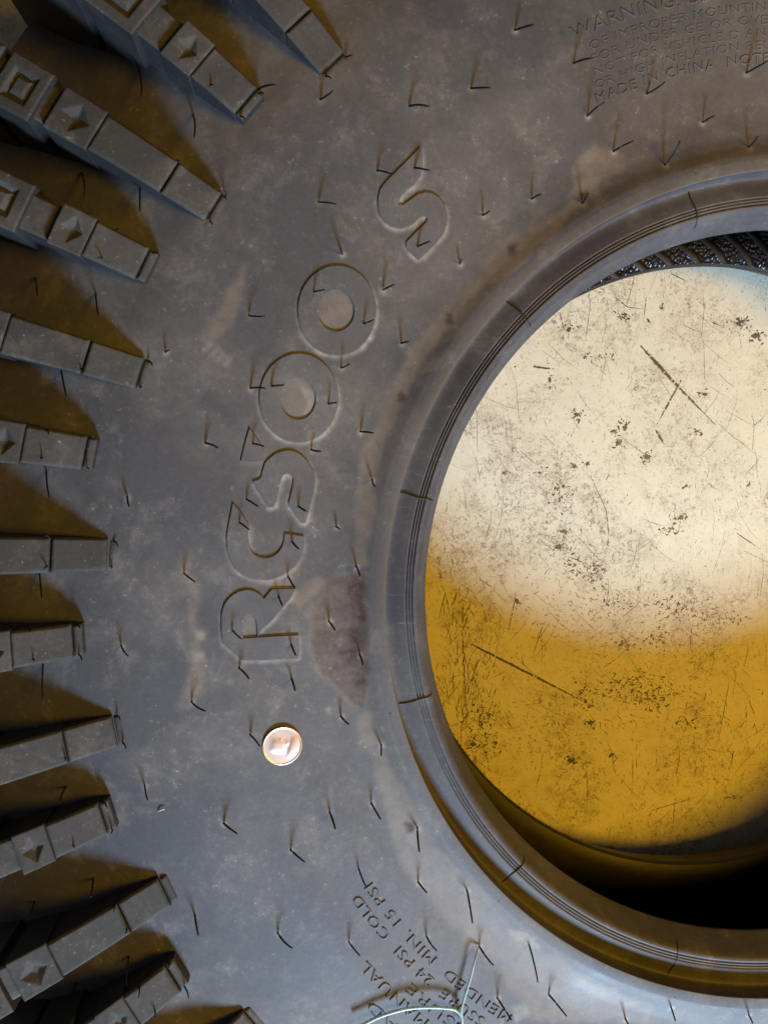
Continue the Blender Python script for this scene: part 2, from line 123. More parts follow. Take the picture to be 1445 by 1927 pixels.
def paint():
    m, n, l, bs = mat('worn_cream_paint')
    tc = n.new('ShaderNodeTexCoord'); v = tc.outputs['Object']
    big = tex_noise(n, l, v, 9, 6, .6, .3); mid = tex_noise(n, l, v, 45, 8, .7, .4)
    c = mix(n, l, ramp(n, l, big, .35, .65), (.86, .83, .67), (.79, .75, .60))
    c = mix(n, l, ramp(n, l, mid, .5, .75, 0, .5), c, (.68, .59, .44))
    # worn and grimy areas made of many fine flecks
    zone = ramp(n, l, tex_noise(n, l, v, 17, 5, .65, .6), .44, .60)
    zone = math_(n, l, 'ADD', zone, .14)
    c = mix(n, l, math_(n, l, 'MULTIPLY', math_(n, l, 'MULTIPLY', ramp(n, l, tex_noise(n, l, v, 75, 7, .78, .9), .47, .60), zone), .6), c, (.50, .42, .31))
    fl_ = ramp(n, l, tex_noise(n, l, v, 330, 6, .8, 1.2), .525, .575)
    c = mix(n, l, math_(n, l, 'MULTIPLY', math_(n, l, 'MULTIPLY', fl_, zone), .7), c, (.17, .14, .12))
    mp0 = n.new('ShaderNodeMapping'); mp0.inputs['Rotation'].default_value = (0, 0, -.5); mp0.inputs['Scale'].default_value = (1, .35, 1); l.new(v, mp0.inputs[0])
    fl2 = ramp(n, l, tex_noise(n, l, mp0.outputs[0], 620, 3, .7, .6), .62, .67, 0, .7)
    c = mix(n, l, fl2, c, (.20, .18, .16))
    # long fine hairline scratches in four directions
    for ang, sx, sy, lo, am in ((.6, 26, 1500, .70, .45), (-.75, 20, 1300, .70, .45), (1.45, 24, 1700, .69, .5), (.05, 22, 1500, .72, .4)):
        mp = n.new('ShaderNodeMapping'); mp.inputs['Rotation'].default_value = (0, 0, ang); mp.inputs['Scale'].default_value = (sx, sy, 1); l.new(v, mp.inputs[0])
        s = ramp(n, l, tex_noise(n, l, mp.outputs[0], 1, 1.5, .5, .12), lo, lo+.05, 0, am)
        s = math_(n, l, 'MULTIPLY', s, ramp(n, l, mid, .4, .6))
        c = mix(n, l, s, c, (.30, .27, .23))
    l.new(c, bs.inputs['Base Color'])
    l.new(ramp(n, l, mid, .3, .7, .5, .64), bs.inputs['Roughness']); bs.inputs['Specular IOR Level'].default_value = .5
    b = n.new('ShaderNodeBump'); b.inputs['Strength'].default_value = .25; b.inputs['Distance'].default_value = .0005
    l.new(tex_noise(n, l, v, 120, 5, .6), b.inputs['Height']); l.new(b.outputs[0], bs.inputs['Normal'])
    return m
M['paint'] = paint()
def simple(name, col, rough, metal=0, **k):
    m, n, l, bs = mat(name)
    tc = n.new('ShaderNodeTexCoord'); f = tex_noise(n, l, tc.outputs['Object'], k.get('scale', 300), 4)
    l.new(mix(n, l, ramp(n, l, f, .35, .65), col, tuple(x*k.get('var', .6) for x in col)), bs.inputs['Base Color'])
    bs.inputs['Roughness'].default_value = rough; bs.inputs['Metallic'].default_value = metal
    if 'trans' in k: bs.inputs['Transmission Weight'].default_value = k['trans']
    return m
M['bare'] = simple('bare_steel_under_paint', (.12, .12, .135), .45, .2, var=.5)
M['copper'] = simple('bright_copper', (.96, .68, .54), .38, 1, var=.85, scale=120)
M['strand'] = simple('clear_plastic', (.60, .86, .90), .25, 0, var=.75, trans=.3)
M['sliver'] = simple('white_sliver', (.85, .85, .82), .5)

# ---------------------------------------------------------------- helpers
def link(name, verts, faces, m, parent=None, smooth=True, kind=None, label=None):
    me = bpy.data.meshes.new(name); me.from_pydata([tuple(v) for v in verts], [], faces); me.update()
    if m: me.materials.append(m)
    if smooth: me.polygons.foreach_set('use_smooth', [True]*len(me.polygons))
    o = bpy.data.objects.new(name, me); scn.collection.objects.link(o)
    if parent: o.parent = parent
    if kind: o['kind'] = kind
    if label: o['label'] = label
    return o
def weld_normals(o):
    bm = bmesh.new(); bm.from_mesh(o.data); bmesh.ops.recalc_face_normals(bm, faces=bm.faces); bm.to_mesh(o.data); bm.free()
def hermite(pts):
    P = np.array(pts); x, y = P[:, 0], P[:, 1]
    d = np.diff(y)/np.diff(x); mm = np.empty(len(x)); mm[0] = d[0]; mm[-1] = d[-1]
    for i in range(1, len(x)-1): mm[i] = 0 if d[i-1]*d[i] <= 0 else 2*d[i-1]*d[i]/(d[i-1]+d[i])
    def f(r):
        r = np.clip(np.asarray(r, float), x[0], x[-1]); i = np.clip(np.searchsorted(x, r, side='right')-1, 0, len(x)-2)
        h = x[i+1]-x[i]; t = (r-x[i])/h
        return (2*t**3-3*t**2+1)*y[i]+(t**3-2*t**2+t)*h*mm[i]+(-2*t**3+3*t**2)*y[i+1]+(t**3-t**2)*h*mm[i+1]
    return f
zside = hermite([(.2160, .1332), (.2180, .1328), (.2205, .1319), (.2245, .1304), (.230, .1292), (.238, .1288), (.25, .1297), (.268, .1317), (.29, .134), (.32, .1346), (.333, .1341), (.345, .1327),
                 (.36, .1295), (.38, .1260), (.40, .1200), (.42, .111), (.44, .098), (.46, .083), (.484, .0735)])
lugtop = hermite([(.33, .1344), (.336, .1347), (.345, .1362), (.37, .1425), (.40, .147), (.43, .148), (.46, .145), (.495, .130)])
def polar_grid(name, rs, th, zf, m, parent, closed=True, **k):
    rs = np.asarray(rs); th = np.asarray(th); nr, nt = len(rs), len(th)
    Rr, T = np.meshgrid(rs, th, indexing='ij'); Zz = zf(Rr, T) if k.pop('two', False) else zf(Rr)
    V = np.stack([Rr*np.cos(T), Rr*np.sin(T), Zz], -1).reshape(-1, 3)
    F = []
    for i in range(nr-1):
        a = i*nt
        for j in range(nt if closed else nt-1):
            j2 = (j+1) % nt; F.append((a+j, a+nt+j, a+nt+j2, a+j2))
    return link(name, V.tolist(), F, m, parent, **k), V
def revolve(name, prof, m, parent, n=360, **k):
    th = np.linspace(0, 2*math.pi, n, endpoint=False); V = []; F = []
    for r, z in prof: V += [(r*math.cos(t), r*math.sin(t), z) for t in th]
    for i in range(len(prof)-1):
        for j in range(n):
            j2 = (j+1) % n; F.append((i*n+j, (i+1)*n+j, (i+1)*n+j2, i*n+j2))
    return link(name, V, F, m, parent, **k)

# ---------------------------------------------------------------- floor
fl_ob = link('floor', [(-3, -3, 0), (3, -3, 0), (3, 3, 0), (-3, 3, 0)], [(0, 1, 2, 3)], M['paint'], smooth=False, kind='structure')
V = []; F = []; zc = [0.00012]
def blob(x, y, rx, ry, ang, n=7):
    zc[0] += 2e-8; b = len(V); ca, sa = math.cos(ang), math.sin(ang)
    for i in range(n):
        t = 2*math.pi*i/n; q = random.uniform(.45, 1.2); px, py = rx*q*math.cos(t), ry*q*math.sin(t)
        V.append((x+px*ca-py*sa, y+px*sa+py*ca, zc[0]))
    F.append(tuple(range(b, b+n)))
def gouge(pts, wid):
    # a scratch: ragged ribbon along the polyline, tapering to both ends, with skips
    P = [Vector((p[0]/1000, p[1]/1000)) for p in pts]; L = [0]
    for a, c in zip(P, P[1:]): L.append(L[-1]+(c-a).length)
    n = max(6, int(L[-1]/.0009)); zc[0] += 2e-8; prev = None
    for i in range(n+1):
        s = L[-1]*i/n; k = max(j for j in range(len(L)-1) if L[j] <= s+1e-9); d = (P[k+1]-P[k]).normalized(); c = P[k]+d*(s-L[k]); q = Vector((-d.y, d.x))
        u = i/n; ww = wid*(.25+.75*math.sin(math.pi*min(1, u*1.15+.05))**.5 if u < .95 else .3)*random.uniform(.55, 1.15)
        c = c+q*random.uniform(-.1, .1)*wid; V.append((c.x+q.x*ww/2, c.y+q.y*ww/2, zc[0])); V.append((c.x-q.x*ww/2, c.y-q.y*ww/2, zc[0])); b = len(V)-2
        if prev is not None and random.random() > .06: F.append((prev, prev+1, b+1, b))
        prev = b
WID = [2.0, 1.0, 1.5, 1.9, 1.9, .7, .7, .6, .8, .6, .6, 1.5, .6, .6, .5, .6, .5, .6, .5, .5, .5, .7, .6]
for p, wd in zip(SCRATCH, WID): gouge(p, wd*.001)
for x, y, a, b in CHIPS:
    x /= 1000; y /= 1000; a *= .00033; b *= .00033
    if max(a, b) < .0042: blob(x, y, a*.8, b*.7, random.uniform(-.5, .5), 13)
    for i in range(int(10+a*b*5e6)):
        sx = random.gauss(0, a*1.1); sy = random.gauss(0, b*1.0); s = random.uniform(.00012, .0006)*random.choice((.5, .8, 1, 2.0))
        blob(x+sx, y+sy, s*random.uniform(.8, 1.7), s*random.uniform(.3, .9), random.uniform(-1.4, 1.4)+.4, random.choice((7, 9, 11)))
for i in range(600):
    s = random.uniform(.0001, .0004); blob(random.uniform(-.19, .09), random.uniform(-.2, .2), s*random.choice((1, 1, 2)), s, random.uniform(0, 3), 5)
for i in range(230):
    x, y = random.uniform(-.19, .08), random.uniform(-.2, .19); an = random.choice((-.9, -.6, .7, 1.4, 1.6))+random.uniform(-.25, .25); L_ = random.uniform(4, 22)
    x *= 1000; y *= 1000
    gouge([(x, y), (x+L_*math.cos(an), y+L_*math.sin(an)), (x+1.8*L_*math.cos(an+.1), y+1.8*L_*math.sin(an+.1))], random.uniform(.00010, .00026))
for (x0, y0, sx_, sy_, ang, cnt_, ln) in ((-.138, -.095, .010, .026, 1.45, 90, 11), (-.150, -.05, .006, .03, 1.5, 60, 12), (-.045, -.088, .035, .014, -.55, 110, 6), (.0, -.095, .03, .016, -.4, 80, 5),
        (-.075, .02, .02, .02, 1.2, 50, 5), (-.03, -.04, .035, .012, .3, 90, 5), (-.09, -.01, .02, .02, -.6, 60, 5), (.03, -.13, .03, .03, 1.4, 50, 8), (-.09, -.12, .03, .015, -.8, 60, 5), (-.06, -.025, .012, .012, -.8, 70, 3)):
    for i in range(int(cnt_*1.7)):
        x = random.gauss(x0, sx_*1.15)*1000; y = random.gauss(y0, sy_*1.15)*1000; an = ang+random.gauss(0, .35); L_ = random.uniform(.3, 1)*ln
        gouge([(x, y), (x+L_*math.cos(an), y+L_*math.sin(an))], random.uniform(.00010, .00040))
link('paint_scratches', V, F, M['bare'], fl_ob, smooth=False, kind='stuff')

# ---------------------------------------------------------------- the tyre
tyre = bpy.data.objects.new('tyre', None); scn.collection.objects.link(tyre); tyre['category'] = 'tyre'
tyre['label'] = 'large dusty black knobbly tyre lying on its side on the worn painted floor'
# sidewall: dense where the photo looks, coarse behind
th = np.concatenate([np.radians(np.arange(88, 276, .18)), np.radians(np.arange(276, 448, 2.))])
rs = np.concatenate([[.2160, .2167, .2174, .2181, .2188, .2196, .2205, .2213, .222], np.arange(.223, .345, .001), np.linspace(.345, .484, 40)])
def zs2(Rr, T):
    X, Y = Rr*np.cos(T), Rr*np.sin(T)
    und = .00018*(np.sin(X*61+1.3)*np.sin(Y*47)+np.sin(X*113+Y*91))*np.clip((Rr-.225)/.02, 0, 1)
    return zside(Rr)+und
side, SV = polar_grid('sidewall', rs, th, zs2, M['sidewall'], tyre, two=True)
X, Y = SV[:, 0]*1000, SV[:, 1]*1000
wx = np.zeros(len(X)); wy = np.zeros(len(X))
for i in range(len(X)):
    v = Vector((X[i]*.09, Y[i]*.09, 0)); a = noise.noise(v); b = noise.noise(v+Vector((9, 5, 2))); v2 = v*3.7
    wx[i] = 3.0*a+1.3*noise.noise(v2); wy[i] = 3.0*b+1.3*noise.noise(v2+Vector((3, 1, 7)))
def pip(PX, PY, poly):
    ins = np.zeros(len(PX), bool); P = poly
    x0 = min(p[0] for p in P); x1 = max(p[0] for p in P); y0 = min(p[1] for p in P); y1 = max(p[1] for p in P)
    idx = np.where((PX > x0) & (PX < x1) & (PY > y0) & (PY < y1))[0]; px = PX[idx]; py = PY[idx]; r = np.zeros(len(idx), bool); j = len(P)-1
    for i in range(len(P)):
        xi, yi = P[i]; xj, yj = P[j]
        if yi != yj:
            c = ((yi > py) != (yj > py)) & (px < (xj-xi)*(py-yi)/(yj-yi)+xi); r ^= c
        j = i
    ins[idx] = r; return ins
nr, nt = len(rs), len(th)
def blur(a, k):
    a = a.reshape(nr, nt).astype(float)
    for _ in range(k):
        a = (np.roll(a, 1, 1)+2*a+np.roll(a, -1, 1))/4
        b = a.copy(); b[1:-1] = (a[:-2]+2*a[1:-1]+a[2:])/4; a = b
    return a.ravel()
def rt(c): return [(r*math.cos(R_(t)), r*math.sin(R_(t))) for r, t in c]
att = {}
for nm, warp, kb in (('tan', 1, 3), ('brown', .3, 1), ('pale', .12, 1)):
    a = np.zeros(len(X))
    for q, poly in enumerate(STAINS[nm]):
        big = (nm == 'tan' and q == 8) or (nm == 'brown' and q == len(STAINS['brown'])-1)
        s = pip(X+wx*warp*(2.5 if big else 1), Y+wy*warp*(2.5 if big else 1), poly).astype(float)
        s = blur(s, kb*(26 if big else 1)); a = np.maximum(a, s*(.38 if big else (.45 if nm == 'pale' else (.78 if nm == 'brown' and q == 0 else 1))))
    att[nm] = a
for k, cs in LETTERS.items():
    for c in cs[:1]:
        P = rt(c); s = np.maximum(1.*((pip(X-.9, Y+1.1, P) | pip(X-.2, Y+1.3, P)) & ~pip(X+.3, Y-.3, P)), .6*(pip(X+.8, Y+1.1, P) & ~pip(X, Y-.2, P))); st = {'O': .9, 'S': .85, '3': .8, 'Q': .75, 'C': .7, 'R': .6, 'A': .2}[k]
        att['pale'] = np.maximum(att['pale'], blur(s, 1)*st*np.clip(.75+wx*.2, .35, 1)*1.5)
    for c in cs[1:]:
        P = rt(c); s = pip(X, Y, P); att['tan'] = np.maximum(att['tan'], blur(s, 3)*.75)
for h in HAIRS:
    d2 = (X-h[0]-.25)**2+(Y-h[1]+.45)**2; att['pale'] = np.maximum(att['pale'], np.exp(-d2/2.1)*(random.choice((.2, .4, .6, .9)) if h[0]**2+h[1]**2 > 255**2 else random.choice((.7, 1, 1))))
# dust that has settled in the valley beside the rim rib
Rr = np.hypot(X, Y); att['tan'] = np.maximum(att['tan'], np.clip(.22+wx*.11, 0, .6)*np.exp(-((Rr-228)/9)**2))
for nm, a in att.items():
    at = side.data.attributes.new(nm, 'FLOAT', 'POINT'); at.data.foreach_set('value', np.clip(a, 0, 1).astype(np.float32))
low = lambda z: .0365-(z-.110)*1.45
lowprof = [(.484, .0735), (.465, .055), (.43, .038), (.39, .018)] + [(r, max(.0012, low(float(zside(r))))) for r in (.35, .33, .31, .29, .26, .24, .228, .222)] + [(.219, .0045)]
revolve('lower_sidewall', lowprof, M['carcass'], tyre, 240)
revolve('rim_rib', [(.2160, .1332), (.2150, .13325), (.2122, .1331), (.2110, .1330), (.2107, .13295), (.2105, .1327)], M['rib'], tyre)
# bead: groove for the rim flange, crest, three fine circumferential lines, heel and seat
bp = [(.2105, .1327), (.2107, .1315), (.2106, .1245), (.2100, .1232), (.2094, .1230), (.2082, .1231), (.2064, .1236), (.2044, .1243), (.2024, .1249), (.2008, .1252)]
LZ = [.1254, .1253, .1251]
for rc, zc_ in zip((.1997, .1983, .1969), LZ): bp += [(rc+.00034, zc_), (rc+.00024, zc_-.0008), (rc-.00024, zc_-.0008), (rc-.00034, zc_-.00005)]
bp += [(.1956, .1250), (.1944, .1241), (.1932, .1230), (.1925, .1216), (.1920, .1200), (.1905, .1160), (.1890, .1115), (.1880, .1100), (.1890, .1085), (.1925, .1075), (.200, .1085)]
bead = revolve('bead', bp, M['bead'], tyre, 540)
lb = [(.219, .0045), (.2105, .0045), (.2095, .0140), (.206, .0150), (.198, .0130), (.1935, .0180), (.1920, .0235), (.1905, .0290), (.1888, .0345), (.1878, .0365), (.1885, .0380), (.1893, .0388)]
revolve('lower_bead', lb, M['lower'], tyre, 360)
LIN = [(.188, .109), (.200, .1085), (.22, .116), (.26, .121), (.30, .124), (.34, .121), (.37, .111), (.39, .097), (.405, .085), (.43, .0735), (.42, .055), (.385, .034), (.35, .017), (.30, .013), (.26, .016), (.24, .022), (.22, .030), (.208, .0365), (.198, .0396), (.1930, .0398), (.1892, .0389)]
def sector(name, prof, m, a0, a1):
    th_ = np.radians(np.arange(a0, a1+.1, 1.5)); n_ = len(th_); V = [(r*math.cos(t), r*math.sin(t), z) for r, z in prof for t in th_]
    F = [(i*n_+j, (i+1)*n_+j, (i+1)*n_+j+1, i*n_+j+1) for i in range(len(prof)-1) for j in range(n_-1)]
    link(name, V, F, m, tyre)
sector('inner_liner', LIN, M['lower'], 151.5, 391.5)
sector('pebbled_liner', LIN, M['liner'], 31.5, 151.5)
lr = [(.1893, .0392), (.1930, .0401), (.198, .0400), (.208, .0370), (.22, .0308), (.24, .0228)]
def rib(k):
    V = []; F = []
    for i, (r, z) in enumerate(lr):
        t0 = R_(k*5.2)+(r-.192)*5.0
        for q, dz in ((-.0030, -.0006), (-.0022, .0003), (.0022, .0003), (.0030, -.0006)):
            t = t0+q/r; V.append((r*math.cos(t), r*math.sin(t), z+dz+.0002))
    for i in range(len(lr)-1):
        for j in range(3): F.append((i*4+j, i*4+j+1, i*4+j+5, i*4+j+4))
    return V, F
for k in range(9, 29):
    V, F = rib(k); link('liner_rib', V, F, M['dark'], tyre)
# mould seams across the bead
for t in [106.5, 135.8, 165.3, 194.35, 224.2, 253.3, 282.8, 312.3, 341.8, 11.3, 42.7, 75.]:
    sp = [(r, z) for r, z in bp[:-5] if .1919 <= r <= .2099]; V = []; F = []; tt = R_(t); a = .00048
    keep = [p for p in sp if min(abs(p[1]-q+.0008) for q in LZ) > 1e-5]
    for i, (r, z) in enumerate(keep):
        wob = .0003*math.sin(r*500+t)
        for q, dz in ((-a, -.0002), (0, .0007), (a, -.0002)):
            u = tt+(q+wob)/r; V.append((r*math.cos(u), r*math.sin(u), z+dz))
    for i in range(len(keep)-1):
        for j in range(2): F.append((i*3+j, i*3+j+1, i*3+j+4, i*3+j+3))
    link('mould_seam', V, F, M['dark'], tyre)
    r = .2150; c = (r*math.cos(tt), r*math.sin(tt), .1331)
    V = [(c[0]+.0005*math.cos(u), c[1]+.0005*math.sin(u), c[2]-.0001) for u in np.linspace(0, 2*math.pi, 7)[:-1]]+[(c[0], c[1], c[2]+.0006)]
    link('rubber_nub', V, [(i, (i+1) % 6, 6) for i in range(6)], M['dark'], tyre)

# ---------------------------------------------------------------- tread lugs
SK = .009/.01   # degrees of skew per mm
def lug_piece(r0, r1, t0, t1, z0=None, pocket=None, top=lugtop, wid=None, skew=.0, rref=None, bev=.0010):
    """one rubber block between radii r0..r1 and angles t0..t1 (degrees), flat sided, top following the lug line"""
    n = max(3, int((r1-r0)/.006)+1); V = []; F = []
    radii = [r0, r0+bev]+list(np.linspace(r0+bev, r1-bev, n))[1:-1]+[r1-bev, r1]
    nn = len(radii)
    for i, r in enumerate(radii):
        sh = R_(skew*(r-(rref or r0))*1000); a, b = R_(t0)+sh, R_(t1)+sh
        zt = float(top(r)); zb = min(float(zside(min(r, .483)))-.004, zt-.006) if r < .483 else .02
        e = bev/r; dz = bev*.8 if i in (0, nn-1) else 0
        for t, z in ((a, zb), (a, zt-bev), (a+e, zt-dz), (b-e, zt-dz), (b, zt-bev), (b, zb)):
            V.append((r*math.cos(t), r*math.sin(t), z))
    for i in range(nn-1):
        for j in range(5): F.append((i*6+j, i*6+j+1, i*6+j+7, i*6+j+6))
    F.append(tuple(range(6))); F.append(tuple((nn-1)*6+j for j in range(5, -1, -1)))
    return V, F
def pocket_block(r0, r1, t0, t1, diamond, depth=.0024, skew=0, rref=None):
    V, F = [], []
    rm = (r0+r1)/2; n = 4
    def P(u, v, z):   # u 0..1 radial, v 0..1 across
        r = r0+(r1-r0)*u; t = R_(t0+(t1-t0)*v)+R_(skew*(r-(rref or r0))*1000); return (r*math.cos(t), r*math.sin(t), float(lugtop(r))+z)
    def P0(u, v):
        r = r0+(r1-r0)*u; t = R_(t0+(t1-t0)*v)+R_(skew*(r-(rref or r0))*1000); zb = float(zside(min(r, .483)))-.004 if r < .483 else .02
        return (r*math.cos(t), r*math.sin(t), zb)
    out = [(0, 0), (.5, 0), (1, 0), (1, .5), (1, 1), (.5, 1), (0, 1), (0, .5)]
    if diamond: inn = [(.33, .33), (.5, .15), (.67, .33), (.84, .5), (.67, .67), (.5, .85), (.33, .67), (.16, .5)]; inn2 = [(.5+(a-.5)*.30, .5+(b-.5)*.30) for a, b in inn]
    else: inn = [(.2, .2), (.5, .2), (.8, .2), (.8, .5), (.8, .8), (.5, .8), (.2, .8), (.2, .5)]; inn2 = [(.5+(a-.5)*.66, .5+(b-.5)*.66) for a, b in inn]
    V += [P0(a, b) for a, b in out]; V += [P(a, b, -.0006) for a, b in out]; V += [P(.5+(a-.5)*.95, .5+(b-.5)*.95, 0) for a, b in out]
    V += [P(a, b, 0) for a, b in inn]; V += [P(a, b, -depth) for a, b in inn2]
    for L_ in range(4):
        for j in range(8): F.append((L_*8+j, L_*8+(j+1) % 8, (L_+1)*8+(j+1) % 8, (L_+1)*8+j))
    if diamond: F.append(tuple(32+j for j in range(8)))
    else:
        b = len(V); V += [P(.5+(a-.5)*.62, .5+(c-.5)*.62, -.0003) for a, c in inn2]
        for j in range(8): F.append((32+j, 32+(j+1) % 8, b+(j+1) % 8, b+j))
        F.append(tuple(b+j for j in range(8)))
    return V, F
def add(a, b):
    n = len(a[0]); return a[0]+b[0], a[1]+[tuple(i+n for i in f) for f in b[1]]
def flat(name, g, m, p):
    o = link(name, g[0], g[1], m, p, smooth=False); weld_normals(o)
    o.data.materials.append(M['flank_shade'])     # flanks get a darker rubber, their shade put into the colour; tops carry dust
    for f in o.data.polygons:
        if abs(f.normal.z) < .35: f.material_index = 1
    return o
def make_lug(r0mm, t0):
    long_ = r0mm < 345; r0 = r0mm/1000; w_ = 2.52; t1 = t0+w_; sk = .008
    e = (.363, .396, .4155, .4215, .4405) if long_ else (None, .379, .3935, .4065, .430)
    kw = dict(skew=sk, rref=r0)
    g = lug_piece(r0, r0+.0036, t0+.1, t1-.1, top=lambda r: lugtop(r)-.0009, **kw)
    s = r0+.0042
    if e[0]:
        g = add(g, lug_piece(s, e[0]-.0004, t0, t1, **kw)); s = e[0]+.0004
    g = add(g, lug_piece(s, e[1], t0, t1, **kw))
    # low rubber web joining the pieces of the lug
    g = add(g, lug_piece(r0+.0008, .493, t0+.12, t1-.12, top=lambda r: lugtop(r)-.0035, **kw))
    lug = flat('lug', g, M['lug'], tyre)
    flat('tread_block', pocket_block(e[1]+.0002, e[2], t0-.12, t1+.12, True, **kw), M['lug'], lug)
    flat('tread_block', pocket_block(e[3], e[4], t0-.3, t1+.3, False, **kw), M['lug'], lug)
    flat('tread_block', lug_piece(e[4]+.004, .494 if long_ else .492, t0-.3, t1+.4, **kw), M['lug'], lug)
    return lug
ts = list(LUGS); a0 = 208.1+6.95; k = 0; span = 132.1+360-6.95-a0; cnt = 39
for k in range(cnt+1): ts.append(((338 if k % 2 == 0 else 352), (a0+span*k/cnt) % 360))
for r0, t0 in ts: make_lug(r0, t0)

# ---------------------------------------------------------------- vent hairs
def tube(pts, rad, n=6, taper=.75):
    V = []; F = []; P = [Vector(p) for p in pts]; m = len(P)
    for i, p in enumerate(P):
        d = (P[min(i+1, m-1)]-P[max(i-1, 0)]).normalized(); up = Vector((0, 0, 1)) if abs(d.z) < .9 else Vector((1, 0, 0))
        a = d.cross(up).normalized(); b = d.cross(a); r = rad*(1-(1-taper)*i/(m-1))
        V += [tuple(p+a*r*math.cos(2*math.pi*j/n)+b*r*math.sin(2*math.pi*j/n)) for j in range(n)]
    for i in range(m-1):
        for j in range(n): F.append((i*n+j, i*n+(j+1) % n, (i+1)*n+(j+1) % n, (i+1)*n+j))
    F.append(tuple(range(n-1, -1, -1))); F.append(tuple((m-1)*n+j for j in range(n)))
    return V, F
TH = [[-324.1, 249.8, 116.3, -319.8, 229.0, 134.3], [-298.2, 226.2, 127.1, -296.0, 210.4, 140.9], [-350.5, 201.5, 118.4, -345.0, 185.8, 134.8], [-322.5, 193.9, 126.8, -319.9, 177.8, 140.5], [-372.0, 153.0, 119.2, -366.4, 141.8, 134.4], [-343.0, 144.5, 127.5, -338.5, 131.8, 140.9], [-359.3, 110.0, 126.9, -353.1, 95.8, 140.5], [-366.8, 64.0, 127.4, -361.3, 51.0, 140.6], [-371.1, 17.2, 127.6, -365.9, 5.7, 140.5], [-370.6, -26.6, 127.6, -366.9, -41.8, 139.9], [-361.7, -85.4, 127.6, -360.9, -87.9, 139.6], [-350.4, -131.2, 127.1, -348.3, -133.5, 139.3], [-334.6, -170.9, 126.9, -333.3, -177.9, 138.4], [-363.4, -190.3, 115.9, -364.5, -198.1, 125.7], [-381.4, -147.2, 116.5, -379.9, -148.7, 128.9]]
def hair(a, rad):
    p = Vector(a[:3])/1000; q = Vector(a[3:])/1000; n_ = Vector((p.x, p.y, 0)).normalized()
    L_ = (q-p).length; mid = (p+q)/2+Vector((random.uniform(-.07, .07), random.uniform(-.07, .07), random.uniform(.05, .14)))*L_
    pts = [p-Vector((0, 0, .0008))]+[p*(1-t)**2+mid*2*t*(1-t)+q*t*t for t in (.0, .15, .3, .45, .6, .8, 1)]
    V, F = tube(pts, rad); link('vent_hair', V, F, M['dark'], tyre)
for a in HAIRS: hair(a, random.uniform(.00048, .00060))
for a in TH: hair(a, .0005)
# short spews on the lug tips
for r0, t0 in LUGS:
    for dt, r in ((.15, r0+1.8), (2.35, r0+1.8), (.2, (364 if r0 < 345 else 371)), (2.3, (364 if r0 < 345 else 371))):
        if random.random() < .2: continue
        t = R_(t0+dt); r /= 1000; z = float(lugtop(r))-.001; p = Vector((r*math.cos(t), r*math.sin(t), z))
        q = p+Vector((random.uniform(.000, .003), random.uniform(-.003, .001), random.uniform(.003, .0055)))
        V, F = tube([p, (p+q)/2+Vector((.0003, .0003, 0)), q], .00042, 5); link('vent_hair', V, F, M['dark'], tyre)

# ---------------------------------------------------------------- raised lettering
def draped(name, loops2d, h, m, parent, maxlen=.004, inset=.00022):
    """raised plate with outline loops (metres, xy) sitting on the sidewall"""
    from mathutils.geometry import tessellate_polygon
    bm = bmesh.new(); tv = []; flatpts = []; edges_loops = []
    for lp in loops2d:
        s = len(flatpts); flatpts += lp; edges_loops.append(range(s, len(flatpts)))
    tris = tessellate_polygon([[Vector((x, y, 0)) for x, y in lp] for lp in loops2d])
    for x, y in flatpts: tv.append(bm.verts.new((x, y, 0)))
    for t in tris:
        try: bm.faces.new([tv[i] for i in t])
        except ValueError: pass
    for _ in range(5):
        es = [e for e in bm.edges if e.calc_length() > maxlen]
        if not es: break
        bmesh.ops.subdivide_edges(bm, edges=es, cuts=1, use_grid_fill=False); bmesh.ops.triangulate(bm, faces=[f for f in bm.faces if len(f.verts) > 3])
    bound = [e for e in bm.edges if e.is_boundary]
    r = bmesh.ops.extrude_edge_only(bm, edges=bound)
    newv = {g for g in r['geom'] if isinstance(g, bmesh.types.BMVert)}
    for v in bm.verts:
        z = float(zs2(np.array(math.hypot(v.co.x, v.co.y)), np.array(math.atan2(v.co.y, v.co.x))))
        v.co.z = z+(-.0004 if v in newv else h)
    bmesh.ops.recalc_face_normals(bm, faces=bm.faces)
    up = sum(f.normal.z for f in bm.faces)
    if up < 0: bmesh.ops.reverse_faces(bm, faces=bm.faces)
    me = bpy.data.meshes.new(name); bm.to_mesh(me); bm.free(); me.materials.append(m)
    o = bpy.data.objects.new(name, me); scn.collection.objects.link(o); o.parent = parent; return o
LL = {'R': 'large raised letter R', 'C': 'large raised letter C', '3': 'large raised character like a 3', 'A': 'small raised spike beside the letters', 'Q': 'large raised round letter, lower of the two', 'O': 'large raised round letter O', 'S': 'large raised letter S'}
def resample(c):
    P = rt(c); out = []
    for i in range(len(P)):
        a = Vector(P[i-1]); b = Vector(P[i]); c2 = Vector(P[(i+1) % len(P)]); d1 = (b-a); d2 = (c2-b)
        if d1.length and d2.length and d1.angle(d2) < 1.0 and len(P) < 38 and min(d1.length, d2.length) > .6:
            out += [tuple(b-d1*.22), tuple((b*2+(b-d1*.22)+(b+d2*.22))/4), tuple(b+d2*.22)]
        else: out.append(tuple(b))
    return [(x/1000, y/1000) for x, y in out]
for k_, cs in LETTERS.items():
    o = draped('raised_letter', [resample(c) for c in cs], .0008, M['letter'], tyre); o['label'] = LL[k_]
